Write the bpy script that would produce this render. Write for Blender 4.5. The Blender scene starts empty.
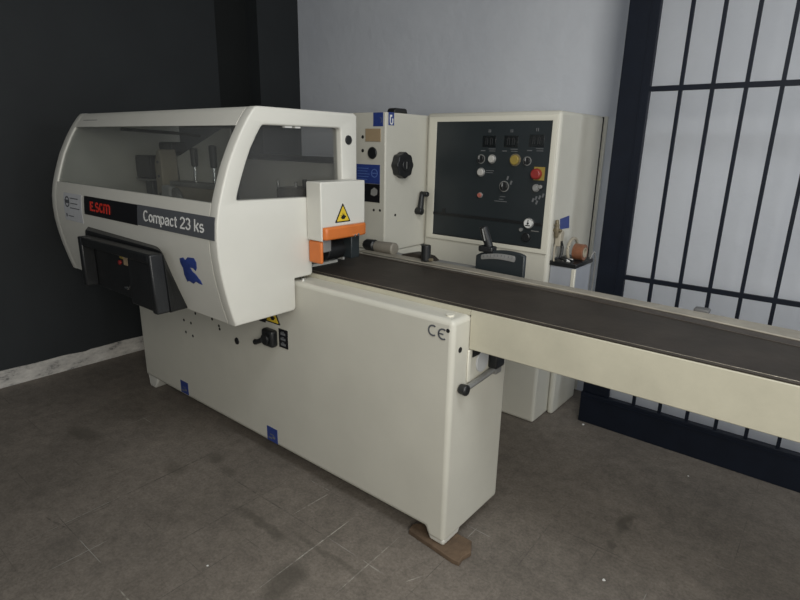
import bpy, bmesh, math, random
from mathutils import Vector, Matrix
random.seed(7)
PI = math.pi
S = bpy.context.scene
COL = S.collection

# ------------------------------------------------------------------ camera
cd = bpy.data.cameras.new('camera')
cam = bpy.data.objects.new('camera', cd)
COL.objects.link(cam)
cd.sensor_width = 36.0
cd.lens = 36.0 * 545.54 / 800.0
cd.clip_start = 0.05
rx = Vector((0.7741595, 0.63270579, 0.01898552))
ry = Vector((0.18757799, -0.20066205, -0.96153484))
rz = Vector((-0.60455899, 0.74794259, -0.27402611))
m = Matrix((rx, -ry, -rz)).transposed().to_4x4()
m.translation = Vector((0.90409, -1.39400, 1.42))
cam.matrix_world = m
S.camera = cam

# ------------------------------------------------------------------ world, lights, exposure
w = bpy.data.worlds.new('world')
S.world = w
w.use_nodes = True
bg = w.node_tree.nodes['Background']
bg.inputs[0].default_value = (0.88, 0.94, 1.0, 1)
bg.inputs[1].default_value = 0.27


def area(name, loc, target, sx, sy, power, color):
    l = bpy.data.lights.new(name, 'AREA')
    l.shape = 'RECTANGLE'
    l.size, l.size_y = sx, sy
    l.energy = power
    l.color = color
    o = bpy.data.objects.new(name, l)
    COL.objects.link(o)
    o.location = loc
    d = Vector(target) - Vector(loc)
    o.rotation_euler = d.to_track_quat('-Z', 'Y').to_euler()
    return o


area('shop_front_light', (2.05, -2.05, 1.9), (-0.3, 0.5, 0.9), 1.2, 1.6, 62, (1.0, 0.965, 0.88))
area('daylight_from_side_door', (4.3, 0.2, 1.4), (0.0, 0.4, 1.0), 1.6, 2.2, 38, (0.84, 0.91, 1.0))
area('ceiling_lamp', (0.9, -0.6, 2.9), (0.8, -0.5, 0), 1.3, 0.5, 28, (0.95, 0.98, 1.0))
S.view_settings.view_transform = 'Standard'
S.view_settings.look = 'None'
S.view_settings.gamma = 1.0
S.view_settings.use_curve_mapping = False
S.view_settings.exposure = 0.0


# ------------------------------------------------------------------ materials
def mat(name, col, rough=0.5, metal=0.0, var=0.0, vscale=6.0, bump=0.0, bscale=60.0, spec=0.5, dirt=None, emit=0.0):
    ma = bpy.data.materials.new(name)
    ma.use_nodes = True
    nt = ma.node_tree
    b = nt.nodes['Principled BSDF']
    b.inputs['Base Color'].default_value = (*col, 1)
    b.inputs['Roughness'].default_value = rough
    b.inputs['Metallic'].default_value = metal
    b.inputs['Specular IOR Level'].default_value = spec
    tc = nt.nodes.new('ShaderNodeTexCoord')
    if var > 0 or dirt:
        n = nt.nodes.new('ShaderNodeTexNoise')
        n.inputs['Scale'].default_value = vscale
        n.inputs['Detail'].default_value = 8
        n.inputs['Roughness'].default_value = 0.62
        nt.links.new(tc.outputs['Object'], n.inputs['Vector'])
        r = nt.nodes.new('ShaderNodeValToRGB')
        r.color_ramp.elements[0].position = 0.3
        r.color_ramp.elements[1].position = 0.72
        d = dirt or tuple(c * (1 - var) for c in col)
        r.color_ramp.elements[0].color = (*d, 1)
        r.color_ramp.elements[1].color = (*[min(1, c * (1 + var * 0.4)) for c in col], 1)
        nt.links.new(n.outputs['Fac'], r.inputs['Fac'])
        nt.links.new(r.outputs['Color'], b.inputs['Base Color'])
    if bump > 0:
        n2 = nt.nodes.new('ShaderNodeTexNoise')
        n2.inputs['Scale'].default_value = bscale
        n2.inputs['Detail'].default_value = 5
        nt.links.new(tc.outputs['Object'], n2.inputs['Vector'])
        bp = nt.nodes.new('ShaderNodeBump')
        bp.inputs['Strength'].default_value = bump
        bp.inputs['Distance'].default_value = 0.01
        nt.links.new(n2.outputs['Fac'], bp.inputs['Height'])
        nt.links.new(bp.outputs['Normal'], b.inputs['Normal'])
    return ma


CREAM = mat('cream_enamel', (0.56, 0.545, 0.475), 0.42, var=0.07, vscale=3, bump=0.03, bscale=90)
CREAM_Y = mat('yellowed_cream_enamel', (0.50, 0.475, 0.375), 0.45, var=0.13, vscale=5, bump=0.05, bscale=60)
HOODW = mat('white_hood_enamel', (0.62, 0.61, 0.555), 0.35, var=0.04, vscale=4)
SIDEG = mat('pale_grey_enamel', (0.50, 0.51, 0.52), 0.5, var=0.08, vscale=3)
BOXD = mat('dark_cast_metal', (0.10, 0.10, 0.10), 0.6)
BOXG = mat('box_grey_enamel', (0.36, 0.38, 0.42), 0.5, var=0.08, vscale=8)
EDGEW = mat('cream_seam', (0.66, 0.64, 0.55), 0.4)
BLACK = mat('black_plastic', (0.012, 0.013, 0.014), 0.42, var=0.3, vscale=20)
BLACKM = mat('black_moulded', (0.013, 0.014, 0.015), 0.38, var=0.25, vscale=12, bump=0.1, bscale=150)
PANELB = mat('panel_black', (0.020, 0.026, 0.029), 0.38, var=0.12, vscale=5)
DARKH = mat('dark_hole', (0.004, 0.004, 0.004), 0.8)
STEEL = mat('worn_dark_steel', (0.038, 0.031, 0.025), 0.55, metal=0.0, var=0.35, vscale=7, bump=0.08, bscale=40, spec=0.3)
EDGES = mat('polished_edge', (0.42, 0.37, 0.29), 0.35, metal=0.6, var=0.45, vscale=30)
STRIPB = mat('brown_guide_strip', (0.055, 0.044, 0.035), 0.5, metal=0.1, var=0.3, vscale=10)
RAIL = mat('beige_rail', (0.31, 0.285, 0.235), 0.5, var=0.25, vscale=12)
CHROME = mat('chrome', (0.75, 0.75, 0.74), 0.18, metal=1.0)
GREYM = mat('cast_grey', (0.26, 0.26, 0.25), 0.55, var=0.2, vscale=14)
DULLB = mat('dull_roller_beige', (0.23, 0.21, 0.175), 0.5, var=0.2, vscale=20)
BEIGEM = mat('beige_casting', (0.40, 0.36, 0.28), 0.5, var=0.15, vscale=12)
INNER = mat('hood_inner_grey', (0.52, 0.52, 0.48), 0.6, var=0.12, vscale=5)
ORANGE = mat('orange_guard', (0.62, 0.17, 0.035), 0.4, var=0.12, vscale=15)
BLUE = mat('blue_sticker', (0.025, 0.05, 0.22), 0.4, var=0.2, vscale=60)
NAVYG = mat('navy_gate_paint', (0.006, 0.009, 0.017), 0.5, var=0.25, vscale=10, bump=0.05, bscale=50, spec=0.25)
WHITE = mat('white_print', (0.72, 0.72, 0.70), 0.5)
PAPER = mat('sticker_paper', (0.52, 0.53, 0.55), 0.55, var=0.1, vscale=30)
GREYPL = mat('grey_plate', (0.085, 0.09, 0.10), 0.45)
BLACKPL = mat('black_plate', (0.006, 0.006, 0.008), 0.4)
RED = mat('red_paint', (0.62, 0.035, 0.02), 0.4)
REDB = mat('red_button', (0.26, 0.025, 0.022), 0.35)
YELLOW = mat('yellow_paint', (0.68, 0.48, 0.03), 0.45)
YBTN = mat('yellow_button', (0.30, 0.22, 0.05), 0.4)
TAN = mat('tan_plate', (0.36, 0.27, 0.165), 0.45, var=0.1, vscale=20)
COPPER = mat('brown_tape', (0.25, 0.105, 0.055), 0.3, var=0.3, vscale=25)
SILVER = mat('grey_scale', (0.34, 0.34, 0.33), 0.4, metal=0.5, var=0.15, vscale=40)
BRASS = mat('brass', (0.24, 0.20, 0.13), 0.5, metal=0.4, var=0.4, vscale=50)
WOOD = mat('plank_wood', (0.125, 0.082, 0.050), 0.75, var=0.45, vscale=14, bump=0.3, bscale=60)
WALLD = mat('charcoal_wall_paint', (0.024, 0.027, 0.029), 0.62, var=0.12, vscale=3, bump=0.04, bscale=30, spec=0.3)
WALLDD = mat('black_wall_paint', (0.013, 0.0145, 0.0145), 0.7, var=0.1, vscale=3, bump=0.04, bscale=30, spec=0.2)
CEIL = mat('ceiling_paint', (0.30, 0.30, 0.30), 0.9)
DIM = mat('faded_print', (0.14, 0.145, 0.15), 0.5)
DIGIT = mat('unlit_digits', (0.035, 0.036, 0.038), 0.4)
DIM2 = mat('display_glass', (0.008, 0.010, 0.011), 0.25)


def wall_material():
    ma = bpy.data.materials.new('blue_white_wall_plaster')
    ma.use_nodes = True
    nt = ma.node_tree
    b = nt.nodes['Principled BSDF']
    b.inputs['Roughness'].default_value = 0.85
    tc = nt.nodes.new('ShaderNodeTexCoord')
    n = nt.nodes.new('ShaderNodeTexNoise')
    n.inputs['Scale'].default_value = 1.3
    n.inputs['Detail'].default_value = 9
    n.inputs['Roughness'].default_value = 0.6
    nt.links.new(tc.outputs['Object'], n.inputs['Vector'])
    r = nt.nodes.new('ShaderNodeValToRGB')
    r.color_ramp.elements[0].position = 0.3
    r.color_ramp.elements[0].color = (0.535, 0.56, 0.61, 1)
    r.color_ramp.elements[1].position = 0.7
    r.color_ramp.elements[1].color = (0.62, 0.645, 0.69, 1)
    nt.links.new(n.outputs['Fac'], r.inputs['Fac'])
    nt.links.new(r.outputs['Color'], b.inputs['Base Color'])
    n2 = nt.nodes.new('ShaderNodeTexNoise')
    n2.inputs['Scale'].default_value = 14
    n2.inputs['Detail'].default_value = 8
    nt.links.new(tc.outputs['Object'], n2.inputs['Vector'])
    bp = nt.nodes.new('ShaderNodeBump')
    bp.inputs['Strength'].default_value = 0.35
    bp.inputs['Distance'].default_value = 0.012
    nt.links.new(n2.outputs['Fac'], bp.inputs['Height'])
    nt.links.new(bp.outputs['Normal'], b.inputs['Normal'])
    return ma


def floor_material():
    ma = bpy.data.materials.new('worn_cement_tiles')
    ma.use_nodes = True
    nt = ma.node_tree
    L = nt.links.new
    N = nt.nodes.new
    b = nt.nodes['Principled BSDF']
    tc = N('ShaderNodeTexCoord')

    def noise(scale, det=8, rough=0.6, vec=None, dist=0.0):
        n = N('ShaderNodeTexNoise')
        n.inputs['Scale'].default_value = scale
        n.inputs['Detail'].default_value = det
        n.inputs['Roughness'].default_value = rough
        n.inputs['Distortion'].default_value = dist
        L(vec or tc.outputs['Object'], n.inputs['Vector'])
        return n.outputs['Fac']

    def ramp(fac, p0, c0, p1, c1):
        r = N('ShaderNodeValToRGB')
        r.color_ramp.elements[0].position = p0
        r.color_ramp.elements[0].color = c0 if len(c0) == 4 else (*c0, 1)
        r.color_ramp.elements[1].position = p1
        r.color_ramp.elements[1].color = c1 if len(c1) == 4 else (*c1, 1)
        L(fac, r.inputs['Fac'])
        return r.outputs['Color']

    def mix(kind, fac, a, c):
        x = N('ShaderNodeMix')
        x.data_type = 'RGBA'
        x.blend_type = kind
        if isinstance(fac, float):
            x.inputs['Factor'].default_value = fac
        else:
            L(fac, x.inputs['Factor'])
        L(a, x.inputs['A'])
        if isinstance(c, tuple):
            x.inputs['B'].default_value = (*c, 1)
        else:
            L(c, x.inputs['B'])
        return x.outputs['Result']

    base = ramp(noise(1.6), 0.32, (0.145, 0.127, 0.108), 0.7, (0.245, 0.213, 0.180))
    fine = ramp(noise(18, 10, 0.7), 0.3, (0.72, 0.72, 0.72), 0.7, (1.14, 1.14, 1.14))
    c = mix('MULTIPLY', 1.0, base, fine)
    grit = ramp(noise(90, 5, 0.75), 0.36, (0.60, 0.60, 0.60), 0.62, (1.08, 1.08, 1.08))
    c = mix('MULTIPLY', 0.7, c, grit)
    st = ramp(noise(3.1, 5, 0.55, dist=0.4), 0.60, (0, 0, 0), 0.74, (1, 1, 1))
    c = mix('MIX', st, c, (0.085, 0.077, 0.068)) if False else c
    sm = N('ShaderNodeMath')
    sm.operation = 'MULTIPLY'
    sm.inputs[1].default_value = 0.45
    L(st, sm.inputs[0])
    c = mix('MIX', sm.outputs[0], c, (0.088, 0.080, 0.070))
    # tile joints every 20 cm
    mp = N('ShaderNodeMapping')
    mp.inputs['Location'].default_value = (0.175, 0.016, 0)
    L(tc.outputs['Object'], mp.inputs['Vector'])
    br = N('ShaderNodeTexBrick')
    br.offset = 0.0
    br.squash = 1.0
    br.inputs['Scale'].default_value = 1.0
    br.inputs['Mortar Size'].default_value = 0.0016
    br.inputs['Mortar Smooth'].default_value = 0.25
    br.inputs['Brick Width'].default_value = 0.2
    br.inputs['Row Height'].default_value = 0.2
    L(mp.outputs[0], br.inputs['Vector'])
    broken = ramp(noise(4.5, 4, 0.6), 0.50, (0, 0, 0), 0.66, (1, 1, 1))
    jm = N('ShaderNodeMath')
    jm.operation = 'MULTIPLY'
    L(br.outputs['Fac'], jm.inputs[0])
    L(broken, jm.inputs[1])
    jm2 = N('ShaderNodeMath')
    jm2.operation = 'MULTIPLY'
    jm2.inputs[1].default_value = 0.75
    L(jm.outputs[0], jm2.inputs[0])
    c = mix('MIX', jm2.outputs[0], c, (0.07, 0.062, 0.055))
    mp2 = N('ShaderNodeMapping')
    mp2.inputs['Location'].default_value = (5.3, 2.2, 0)
    L(tc.outputs['Object'], mp2.inputs['Vector'])
    lightj = ramp(noise(3.3, 3, 0.5, mp2.outputs[0]), 0.64, (0, 0, 0), 0.69, (1, 1, 1))
    jm3 = N('ShaderNodeMath')
    jm3.operation = 'MULTIPLY'
    L(br.outputs['Fac'], jm3.inputs[0])
    L(lightj, jm3.inputs[1])
    jm4 = N('ShaderNodeMath')
    jm4.operation = 'MULTIPLY'
    jm4.inputs[1].default_value = 0.6
    L(jm3.outputs[0], jm4.inputs[0])
    c = mix('MIX', jm4.outputs[0], c, (0.36, 0.35, 0.32))

    # individual oil stains: centre, radii, strength
    def stain(cx, cy, rx_, ry_, k, rot=0.0):
        nonlocal c
        q = N('ShaderNodeMapping')
        q.vector_type = 'TEXTURE'
        q.inputs['Location'].default_value = (cx, cy, 0)
        q.inputs['Rotation'].default_value = (0, 0, rot)
        q.inputs['Scale'].default_value = (rx_, ry_, 1)
        ad = N('ShaderNodeVectorMath')
        ad.operation = 'ADD'
        nn = N('ShaderNodeTexNoise')
        nn.inputs['Scale'].default_value = 9
        nn.inputs['Detail'].default_value = 4
        L(tc.outputs['Object'], nn.inputs['Vector'])
        sc = N('ShaderNodeVectorMath')
        sc.operation = 'MULTIPLY_ADD'
        sc.inputs[1].default_value = (0.09, 0.09, 0)
        sc.inputs[2].default_value = (-0.045, -0.045, 0)
        L(nn.outputs['Color'], sc.inputs[0])
        L(tc.outputs['Object'], ad.inputs[0])
        L(sc.outputs[0], ad.inputs[1])
        L(ad.outputs[0], q.inputs['Vector'])
        ln = N('ShaderNodeVectorMath')
        ln.operation = 'LENGTH'
        L(q.outputs[0], ln.inputs[0])
        f = ramp(ln.outputs['Value'], 0.45, (k, k, k), 1.0, (0, 0, 0))
        c = mix('MIX', f, c, (0.062, 0.055, 0.044))

    def scratch(xa, ya, xb, yb, hw, k, colr):
        nonlocal c
        q = N('ShaderNodeMapping')
        q.vector_type = 'TEXTURE'
        q.inputs['Location'].default_value = ((xa + xb) / 2, (ya + yb) / 2, 0)
        q.inputs['Rotation'].default_value = (0, 0, math.atan2(yb - ya, xb - xa))
        q.inputs['Scale'].default_value = (math.hypot(xb - xa, yb - ya) / 2, hw, 1)
        L(tc.outputs['Object'], q.inputs['Vector'])
        ln = N('ShaderNodeVectorMath')
        ln.operation = 'LENGTH'
        L(q.outputs[0], ln.inputs[0])
        f = ramp(ln.outputs['Value'], 0.7, (k, k, k), 1.0, (0, 0, 0))
        brk = ramp(noise(38, 4, 0.6), 0.40, (0.15, 0.15, 0.15), 0.56, (1, 1, 1))
        f = mix('MULTIPLY', 1.0, f, brk)
        c = mix('MIX', f, c, colr)

    LT = (0.42, 0.40, 0.35)
    DK = (0.05, 0.045, 0.04)
    scratch(-0.380, -0.04, -0.368, -0.58, 0.0028, 0.9, LT)
    scratch(-0.172, -0.02, -0.160, -0.42, 0.0028, 0.55, LT)
    scratch(-0.70, -0.015, -0.56, -0.012, 0.0022, 0.6, LT)
    scratch(-0.563, 0.0, -0.575, -0.22, 0.0030, 0.6, LT)
    scratch(-0.72, -0.829, -0.60, -0.831, 0.003, 0.6, LT)
    scratch(-0.02, -0.20, 0.02, -0.12, 0.0022, 0.7, LT)
    scratch(-0.20, -0.215, -0.10, -0.220, 0.0022, 0.6, LT)
    scratch(-1.184, -1.06, -1.212, -0.02, 0.0035, 0.75, DK)
    scratch(-1.19, -0.95, -1.20, -0.55, 0.0025, 0.5, LT)
    scratch(-0.775, -0.62, -0.765, 0.0, 0.0030, 0.5, DK)
    scratch(-1.16, -0.232, -0.30, -0.215, 0.0030, 0.6, DK)
    scratch(0.25, 0.40, 0.62, 0.40, 0.0030, 0.5, DK)
    scratch(0.24, 0.05, 0.23, 0.45, 0.0025, 0.4, DK)
    scratch(-1.30, -0.85, -1.15, -0.82, 0.006, 0.6, DK)
    stain(-0.335, -0.455, 0.075, 0.12, 0.60, 0.3)
    stain(0.458, 0.60, 0.03, 0.09, 0.65, -0.1)
    stain(0.455, 0.44, 0.02, 0.04, 0.5)
    stain(-1.84, -0.49, 0.16, 0.05, 0.5, 0.2)
    stain(-1.22, -0.35, 0.07, 0.06, 0.4)
    stain(-1.17, -0.18, 0.06, 0.04, 0.5)
    stain(-1.02, -0.20, 0.05, 0.03, 0.4)
    stain(-0.62, -0.33, 0.22, 0.03, 0.5, 0.05)
    stain(-0.30, -0.28, 0.25, 0.02, 0.4, -0.04)
    L(c, b.inputs['Base Color'])
    rr = ramp(noise(7, 6), 0.3, (0.55, 0.55, 0.55), 0.7, (0.8, 0.8, 0.8))
    L(rr, b.inputs['Roughness'])
    b.inputs['Specular IOR Level'].default_value = 0.35
    bp = N('ShaderNodeBump')
    bp.inputs['Strength'].default_value = 0.35
    bp.inputs['Distance'].default_value = 0.004
    hm = N('ShaderNodeMath')
    hm.operation = 'SUBTRACT'
    L(noise(30, 8, 0.7), hm.inputs[0])
    L(br.outputs['Fac'], hm.inputs[1])
    L(hm.outputs[0], bp.inputs['Height'])
    L(bp.outputs['Normal'], b.inputs['Normal'])
    return ma


def base_strip_material():
    ma = mat('chipped_white_plaster', (0.50, 0.48, 0.44), 0.85)
    nt = ma.node_tree
    b = nt.nodes['Principled BSDF']
    tc = nt.nodes.new('ShaderNodeTexCoord')
    mp = nt.nodes.new('ShaderNodeMapping')
    mp.inputs['Scale'].default_value = (1, 3.2, 7)
    nt.links.new(tc.outputs['Object'], mp.inputs['Vector'])
    n = nt.nodes.new('ShaderNodeTexNoise')
    n.inputs['Scale'].default_value = 2.6
    n.inputs['Detail'].default_value = 9
    n.inputs['Roughness'].default_value = 0.72
    nt.links.new(mp.outputs[0], n.inputs['Vector'])
    r = nt.nodes.new('ShaderNodeValToRGB')
    e = r.color_ramp.elements
    e[0].position = 0.33
    e[0].color = (0.05, 0.052, 0.055, 1)
    e[1].position = 0.45
    e[1].color = (0.44, 0.42, 0.39, 1)
    x = e.new(0.7)
    x.color = (0.68, 0.65, 0.60, 1)
    nt.links.new(n.outputs['Fac'], r.inputs['Fac'])
    nt.links.new(r.outputs['Color'], b.inputs['Base Color'])
    return ma


def smoked_glass(name, tint, veil):
    ma = bpy.data.materials.new(name)
    ma.use_nodes = True
    nt = ma.node_tree
    nt.nodes.remove(nt.nodes['Principled BSDF'])
    out = [n for n in nt.nodes if n.type == 'OUTPUT_MATERIAL'][0]
    t = nt.nodes.new('ShaderNodeBsdfTransparent')
    t.inputs[0].default_value = (*tint, 1)
    d = nt.nodes.new('ShaderNodeBsdfDiffuse')          # grey veil painted in for the bright room reflected in the acrylic
    d.inputs[0].default_value = (0.42, 0.43, 0.43, 1)
    tc = nt.nodes.new('ShaderNodeTexCoord')
    n = nt.nodes.new('ShaderNodeTexNoise')
    n.inputs['Scale'].default_value = 3.0
    n.inputs['Detail'].default_value = 6
    nt.links.new(tc.outputs['Object'], n.inputs['Vector'])
    r = nt.nodes.new('ShaderNodeMapRange')
    r.inputs['From Min'].default_value = 0.3
    r.inputs['From Max'].default_value = 0.7
    r.inputs['To Min'].default_value = veil * 0.7
    r.inputs['To Max'].default_value = veil * 1.3
    nt.links.new(n.outputs['Fac'], r.inputs['Value'])
    m1 = nt.nodes.new('ShaderNodeMixShader')
    nt.links.new(r.outputs[0], m1.inputs[0])
    nt.links.new(t.outputs[0], m1.inputs[1])
    nt.links.new(d.outputs[0], m1.inputs[2])
    g = nt.nodes.new('ShaderNodeBsdfGlossy')
    g.inputs['Roughness'].default_value = 0.12
    geo = nt.nodes.new('ShaderNodeNewGeometry')
    dt = nt.nodes.new('ShaderNodeVectorMath')
    dt.operation = 'DOT_PRODUCT'
    nt.links.new(geo.outputs['Incoming'], dt.inputs[0])
    nt.links.new(geo.outputs['Normal'], dt.inputs[1])
    ab = nt.nodes.new('ShaderNodeMath')
    ab.operation = 'ABSOLUTE'
    nt.links.new(dt.outputs['Value'], ab.inputs[0])
    sb = nt.nodes.new('ShaderNodeMath')
    sb.operation = 'SUBTRACT'
    sb.inputs[0].default_value = 1.0
    nt.links.new(ab.outputs[0], sb.inputs[1])
    pw = nt.nodes.new('ShaderNodeMath')
    pw.operation = 'POWER'
    pw.inputs[1].default_value = 4.0
    nt.links.new(sb.outputs[0], pw.inputs[0])
    fr = nt.nodes.new('ShaderNodeMath')
    fr.operation = 'MULTIPLY_ADD'
    fr.inputs[1].default_value = 0.7
    fr.inputs[2].default_value = 0.03
    nt.links.new(pw.outputs[0], fr.inputs[0])
    m2 = nt.nodes.new('ShaderNodeMixShader')
    nt.links.new(fr.outputs[0], m2.inputs[0])
    nt.links.new(m1.outputs[0], m2.inputs[1])
    nt.links.new(g.outputs[0], m2.inputs[2])
    nt.links.new(m2.outputs[0], out.inputs['Surface'])
    return ma


WALLW = wall_material()
FLOORM = floor_material()
STRIPM = base_strip_material()
GLASS_F = smoked_glass('smoked_front_acrylic', (0.84, 0.85, 0.84), 0.07)
GLASS_S = smoked_glass('smoked_side_acrylic', (0.78, 0.78, 0.77), 0.05)


# ------------------------------------------------------------------ mesh helpers
def new():
    return bmesh.new()


def box(bm, x0, x1, y0, y1, z0, z1):
    v = [bm.verts.new((x, y, z)) for x in (x0, x1) for y in (y0, y1) for z in (z0, z1)]
    for f in ((0, 1, 3, 2), (4, 6, 7, 5), (0, 4, 5, 1), (2, 3, 7, 6), (0, 2, 6, 4), (1, 5, 7, 3)):
        bm.faces.new([v[i] for i in f])
    return v


def hexa(bm, p):  # p: bottom four then top four, counter-clockwise
    v = [bm.verts.new(q) for q in p]
    for f in ((3, 2, 1, 0), (4, 5, 6, 7), (0, 1, 5, 4), (1, 2, 6, 5), (2, 3, 7, 6), (3, 0, 4, 7)):
        bm.faces.new([v[i] for i in f])


def cyl(bm, p0, p1, r0, r1=None, seg=24):
    r1 = r0 if r1 is None else r1
    p0, p1 = Vector(p0), Vector(p1)
    a = (p1 - p0).normalized()
    u = a.orthogonal().normalized()
    v = a.cross(u)
    A, B = [], []
    for i in range(seg):
        t = 2 * PI * i / seg
        d = u * math.cos(t) + v * math.sin(t)
        A.append(bm.verts.new(p0 + d * r0))
        B.append(bm.verts.new(p1 + d * r1))
    for i in range(seg):
        j = (i + 1) % seg
        bm.faces.new((A[i], A[j], B[j], B[i]))
    bm.faces.new(A[::-1])
    bm.faces.new(B)


def ring(bm, c, axis, ro, ri, th, seg=28, a0=0.0, a1=2 * PI):
    """flat ring or arc of thickness th along axis, starting at c"""
    c = Vector(c)
    ax = Vector(axis).normalized()
    if abs(ax.y) > 0.5:
        u, v = Vector((1, 0, 0)), Vector((0, 0, 1))
    elif abs(ax.x) > 0.5:
        u, v = Vector((0, 1, 0)), Vector((0, 0, 1))
    else:
        u, v = Vector((1, 0, 0)), Vector((0, 1, 0))
    full = abs(a1 - a0 - 2 * PI) < 1e-6
    n = seg if full else seg + 1
    rows = []
    for i in range(n):
        t = a0 + (a1 - a0) * i / seg
        d = u * math.cos(t) + v * math.sin(t)
        rows.append([bm.verts.new(c + d * ri), bm.verts.new(c + d * ro), bm.verts.new(c + d * ro + ax * th), bm.verts.new(c + d * ri + ax * th)])
    for i in range(seg):
        a, b = rows[i], rows[(i + 1) % n]
        for k in range(4):
            bm.faces.new((a[k], a[(k + 1) % 4], b[(k + 1) % 4], b[k]))
    if not full:
        bm.faces.new(rows[0])
        bm.faces.new(rows[-1][::-1])


def prism(bm, pts, axis, a, b):
    """pts: outline in the two other axes (order x,y / x,z / y,z), extruded from a to b"""
    def P(p, t):
        return {'x': (t, p[0], p[1]), 'y': (p[0], t, p[1]), 'z': (p[0], p[1], t)}[axis]
    A = [bm.verts.new(P(p, a)) for p in pts]
    B = [bm.verts.new(P(p, b)) for p in pts]
    n = len(pts)
    for i in range(n):
        j = (i + 1) % n
        bm.faces.new((A[i], A[j], B[j], B[i]))
    bm.faces.new(A[::-1])
    bm.faces.new(B)


def tube(bm, path, r, seg=10):
    pts = [Vector(p) for p in path]
    rows = []
    for i, p in enumerate(pts):
        t = (pts[min(i + 1, len(pts) - 1)] - pts[max(i - 1, 0)]).normalized()
        u = t.cross(Vector((0.13, 0.31, 0.94))).normalized()
        v = t.cross(u)
        rr = r[i] if isinstance(r, (list, tuple)) else r
        rows.append([bm.verts.new(p + (u * math.cos(2 * PI * k / seg) + v * math.sin(2 * PI * k / seg)) * rr) for k in range(seg)])
    for a, b in zip(rows, rows[1:]):
        for k in range(seg):
            bm.faces.new((a[k], a[(k + 1) % seg], b[(k + 1) % seg], b[k]))
    bm.faces.new(rows[0][::-1])
    bm.faces.new(rows[-1])


def spline(pts, n=8):
    P = [Vector(p) for p in pts]
    out = []
    for i in range(len(P) - 1):
        p0, p1, p2, p3 = P[max(i - 1, 0)], P[i], P[i + 1], P[min(i + 2, len(P) - 1)]
        for k in range(n):
            t = k / n
            out.append(0.5 * ((2 * p1) + (p2 - p0) * t + (2 * p0 - 5 * p1 + 4 * p2 - p3) * t * t + (3 * p1 - p0 - 3 * p2 + p3) * t ** 3))
    out.append(P[-1])
    return out


def world_loc(o):
    v = Vector(o.location)
    p = o.parent
    while p:
        v += Vector(p.location)
        p = p.parent
    return v


def obj(name, bm, ma, parent=None, bevel=0.0, seg=2, angle=40, label=None, stuff=False):
    if not isinstance(bm, bpy.types.Mesh):
        bmesh.ops.recalc_face_normals(bm, faces=bm.faces)
        me = bpy.data.meshes.new(name)
        bm.to_mesh(me)
        bm.free()
    else:
        me = bm
    me.materials.clear()
    me.materials.append(ma)
    # put the origin at the middle of the shape
    if len(me.vertices):
        lo = Vector([min(v.co[i] for v in me.vertices) for i in range(3)])
        hi = Vector([max(v.co[i] for v in me.vertices) for i in range(3)])
        c = (lo + hi) / 2
        if parent is None:
            c.z = lo.z
    else:
        c = Vector((0, 0, 0))
    if name == 'floor':
        c = Vector((0, 0, 0))
    me.transform(Matrix.Translation(-c))
    o = bpy.data.objects.new(name, me)
    COL.objects.link(o)
    if parent:
        o.parent = parent
        o.location = c - world_loc(parent)
    else:
        o.location = c
    me.shade_smooth()
    me.set_sharp_from_angle(angle=math.radians(angle))
    if bevel > 0:
        b = o.modifiers.new('bevel', 'BEVEL')
        b.width = bevel
        b.segments = seg
        b.limit_method = 'ANGLE'
        b.angle_limit = math.radians(38)
        b.harden_normals = False
    if label:
        o['label'] = label
    if stuff:
        o['kind'] = 'stuff'
    return o


def pieces(name, bm, ma, parent, bevel=0.0):
    """link every loose piece of bm as a part of its own"""
    bm.verts.ensure_lookup_table()
    seen = set()
    for v0 in list(bm.verts):
        if v0 in seen:
            continue
        stack, comp = [v0], []
        seen.add(v0)
        while stack:
            v = stack.pop()
            comp.append(v)
            for e in v.link_edges:
                q = e.other_vert(v)
                if q not in seen:
                    seen.add(q)
                    stack.append(q)
        nb = bmesh.new()
        mp_v = {v: nb.verts.new(v.co) for v in comp}
        fs = {f for v in comp for f in v.link_faces}
        for f in fs:
            nb.faces.new([mp_v[v] for v in f.verts])
        obj(name, nb, ma, parent, bevel)
    bm.free()


def ribbons(fn, lines, width, th):
    """flat strokes for lettering: each polyline becomes a thin raised band"""
    bm = new()
    for ln in lines:
        P = [Vector(p) for p in ln]
        rows = []
        for i, p in enumerate(P):
            d0 = (P[i] - P[i - 1]).normalized() if i else (P[1] - P[0]).normalized()
            d1 = (P[i + 1] - P[i]).normalized() if i < len(P) - 1 else d0
            n0 = Vector((-d0.y, d0.x))
            n1 = Vector((-d1.y, d1.x))
            n = n0 + n1
            n = n.normalized() / max(0.5, n.normalized().dot(n0)) if n.length > 1e-6 else n0
            a, c = p + n * width / 2, p - n * width / 2
            rows.append([bm.verts.new(fn(a.x, a.y, 0)), bm.verts.new(fn(c.x, c.y, 0)), bm.verts.new(fn(c.x, c.y, th)), bm.verts.new(fn(a.x, a.y, th))])
        for r0, r1 in zip(rows, rows[1:]):
            for k in range(4):
                bm.faces.new((r0[k], r0[(k + 1) % 4], r1[(k + 1) % 4], r1[k]))
        bm.faces.new(rows[0])
        bm.faces.new(rows[-1][::-1])
    return bm


def arc2(cx, cy, rx_, ry_, a0, a1, n=14):
    return [(cx + rx_ * math.cos(math.radians(a0 + (a1 - a0) * i / n)), cy + ry_ * math.sin(math.radians(a0 + (a1 - a0) * i / n))) for i in range(n + 1)]


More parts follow.
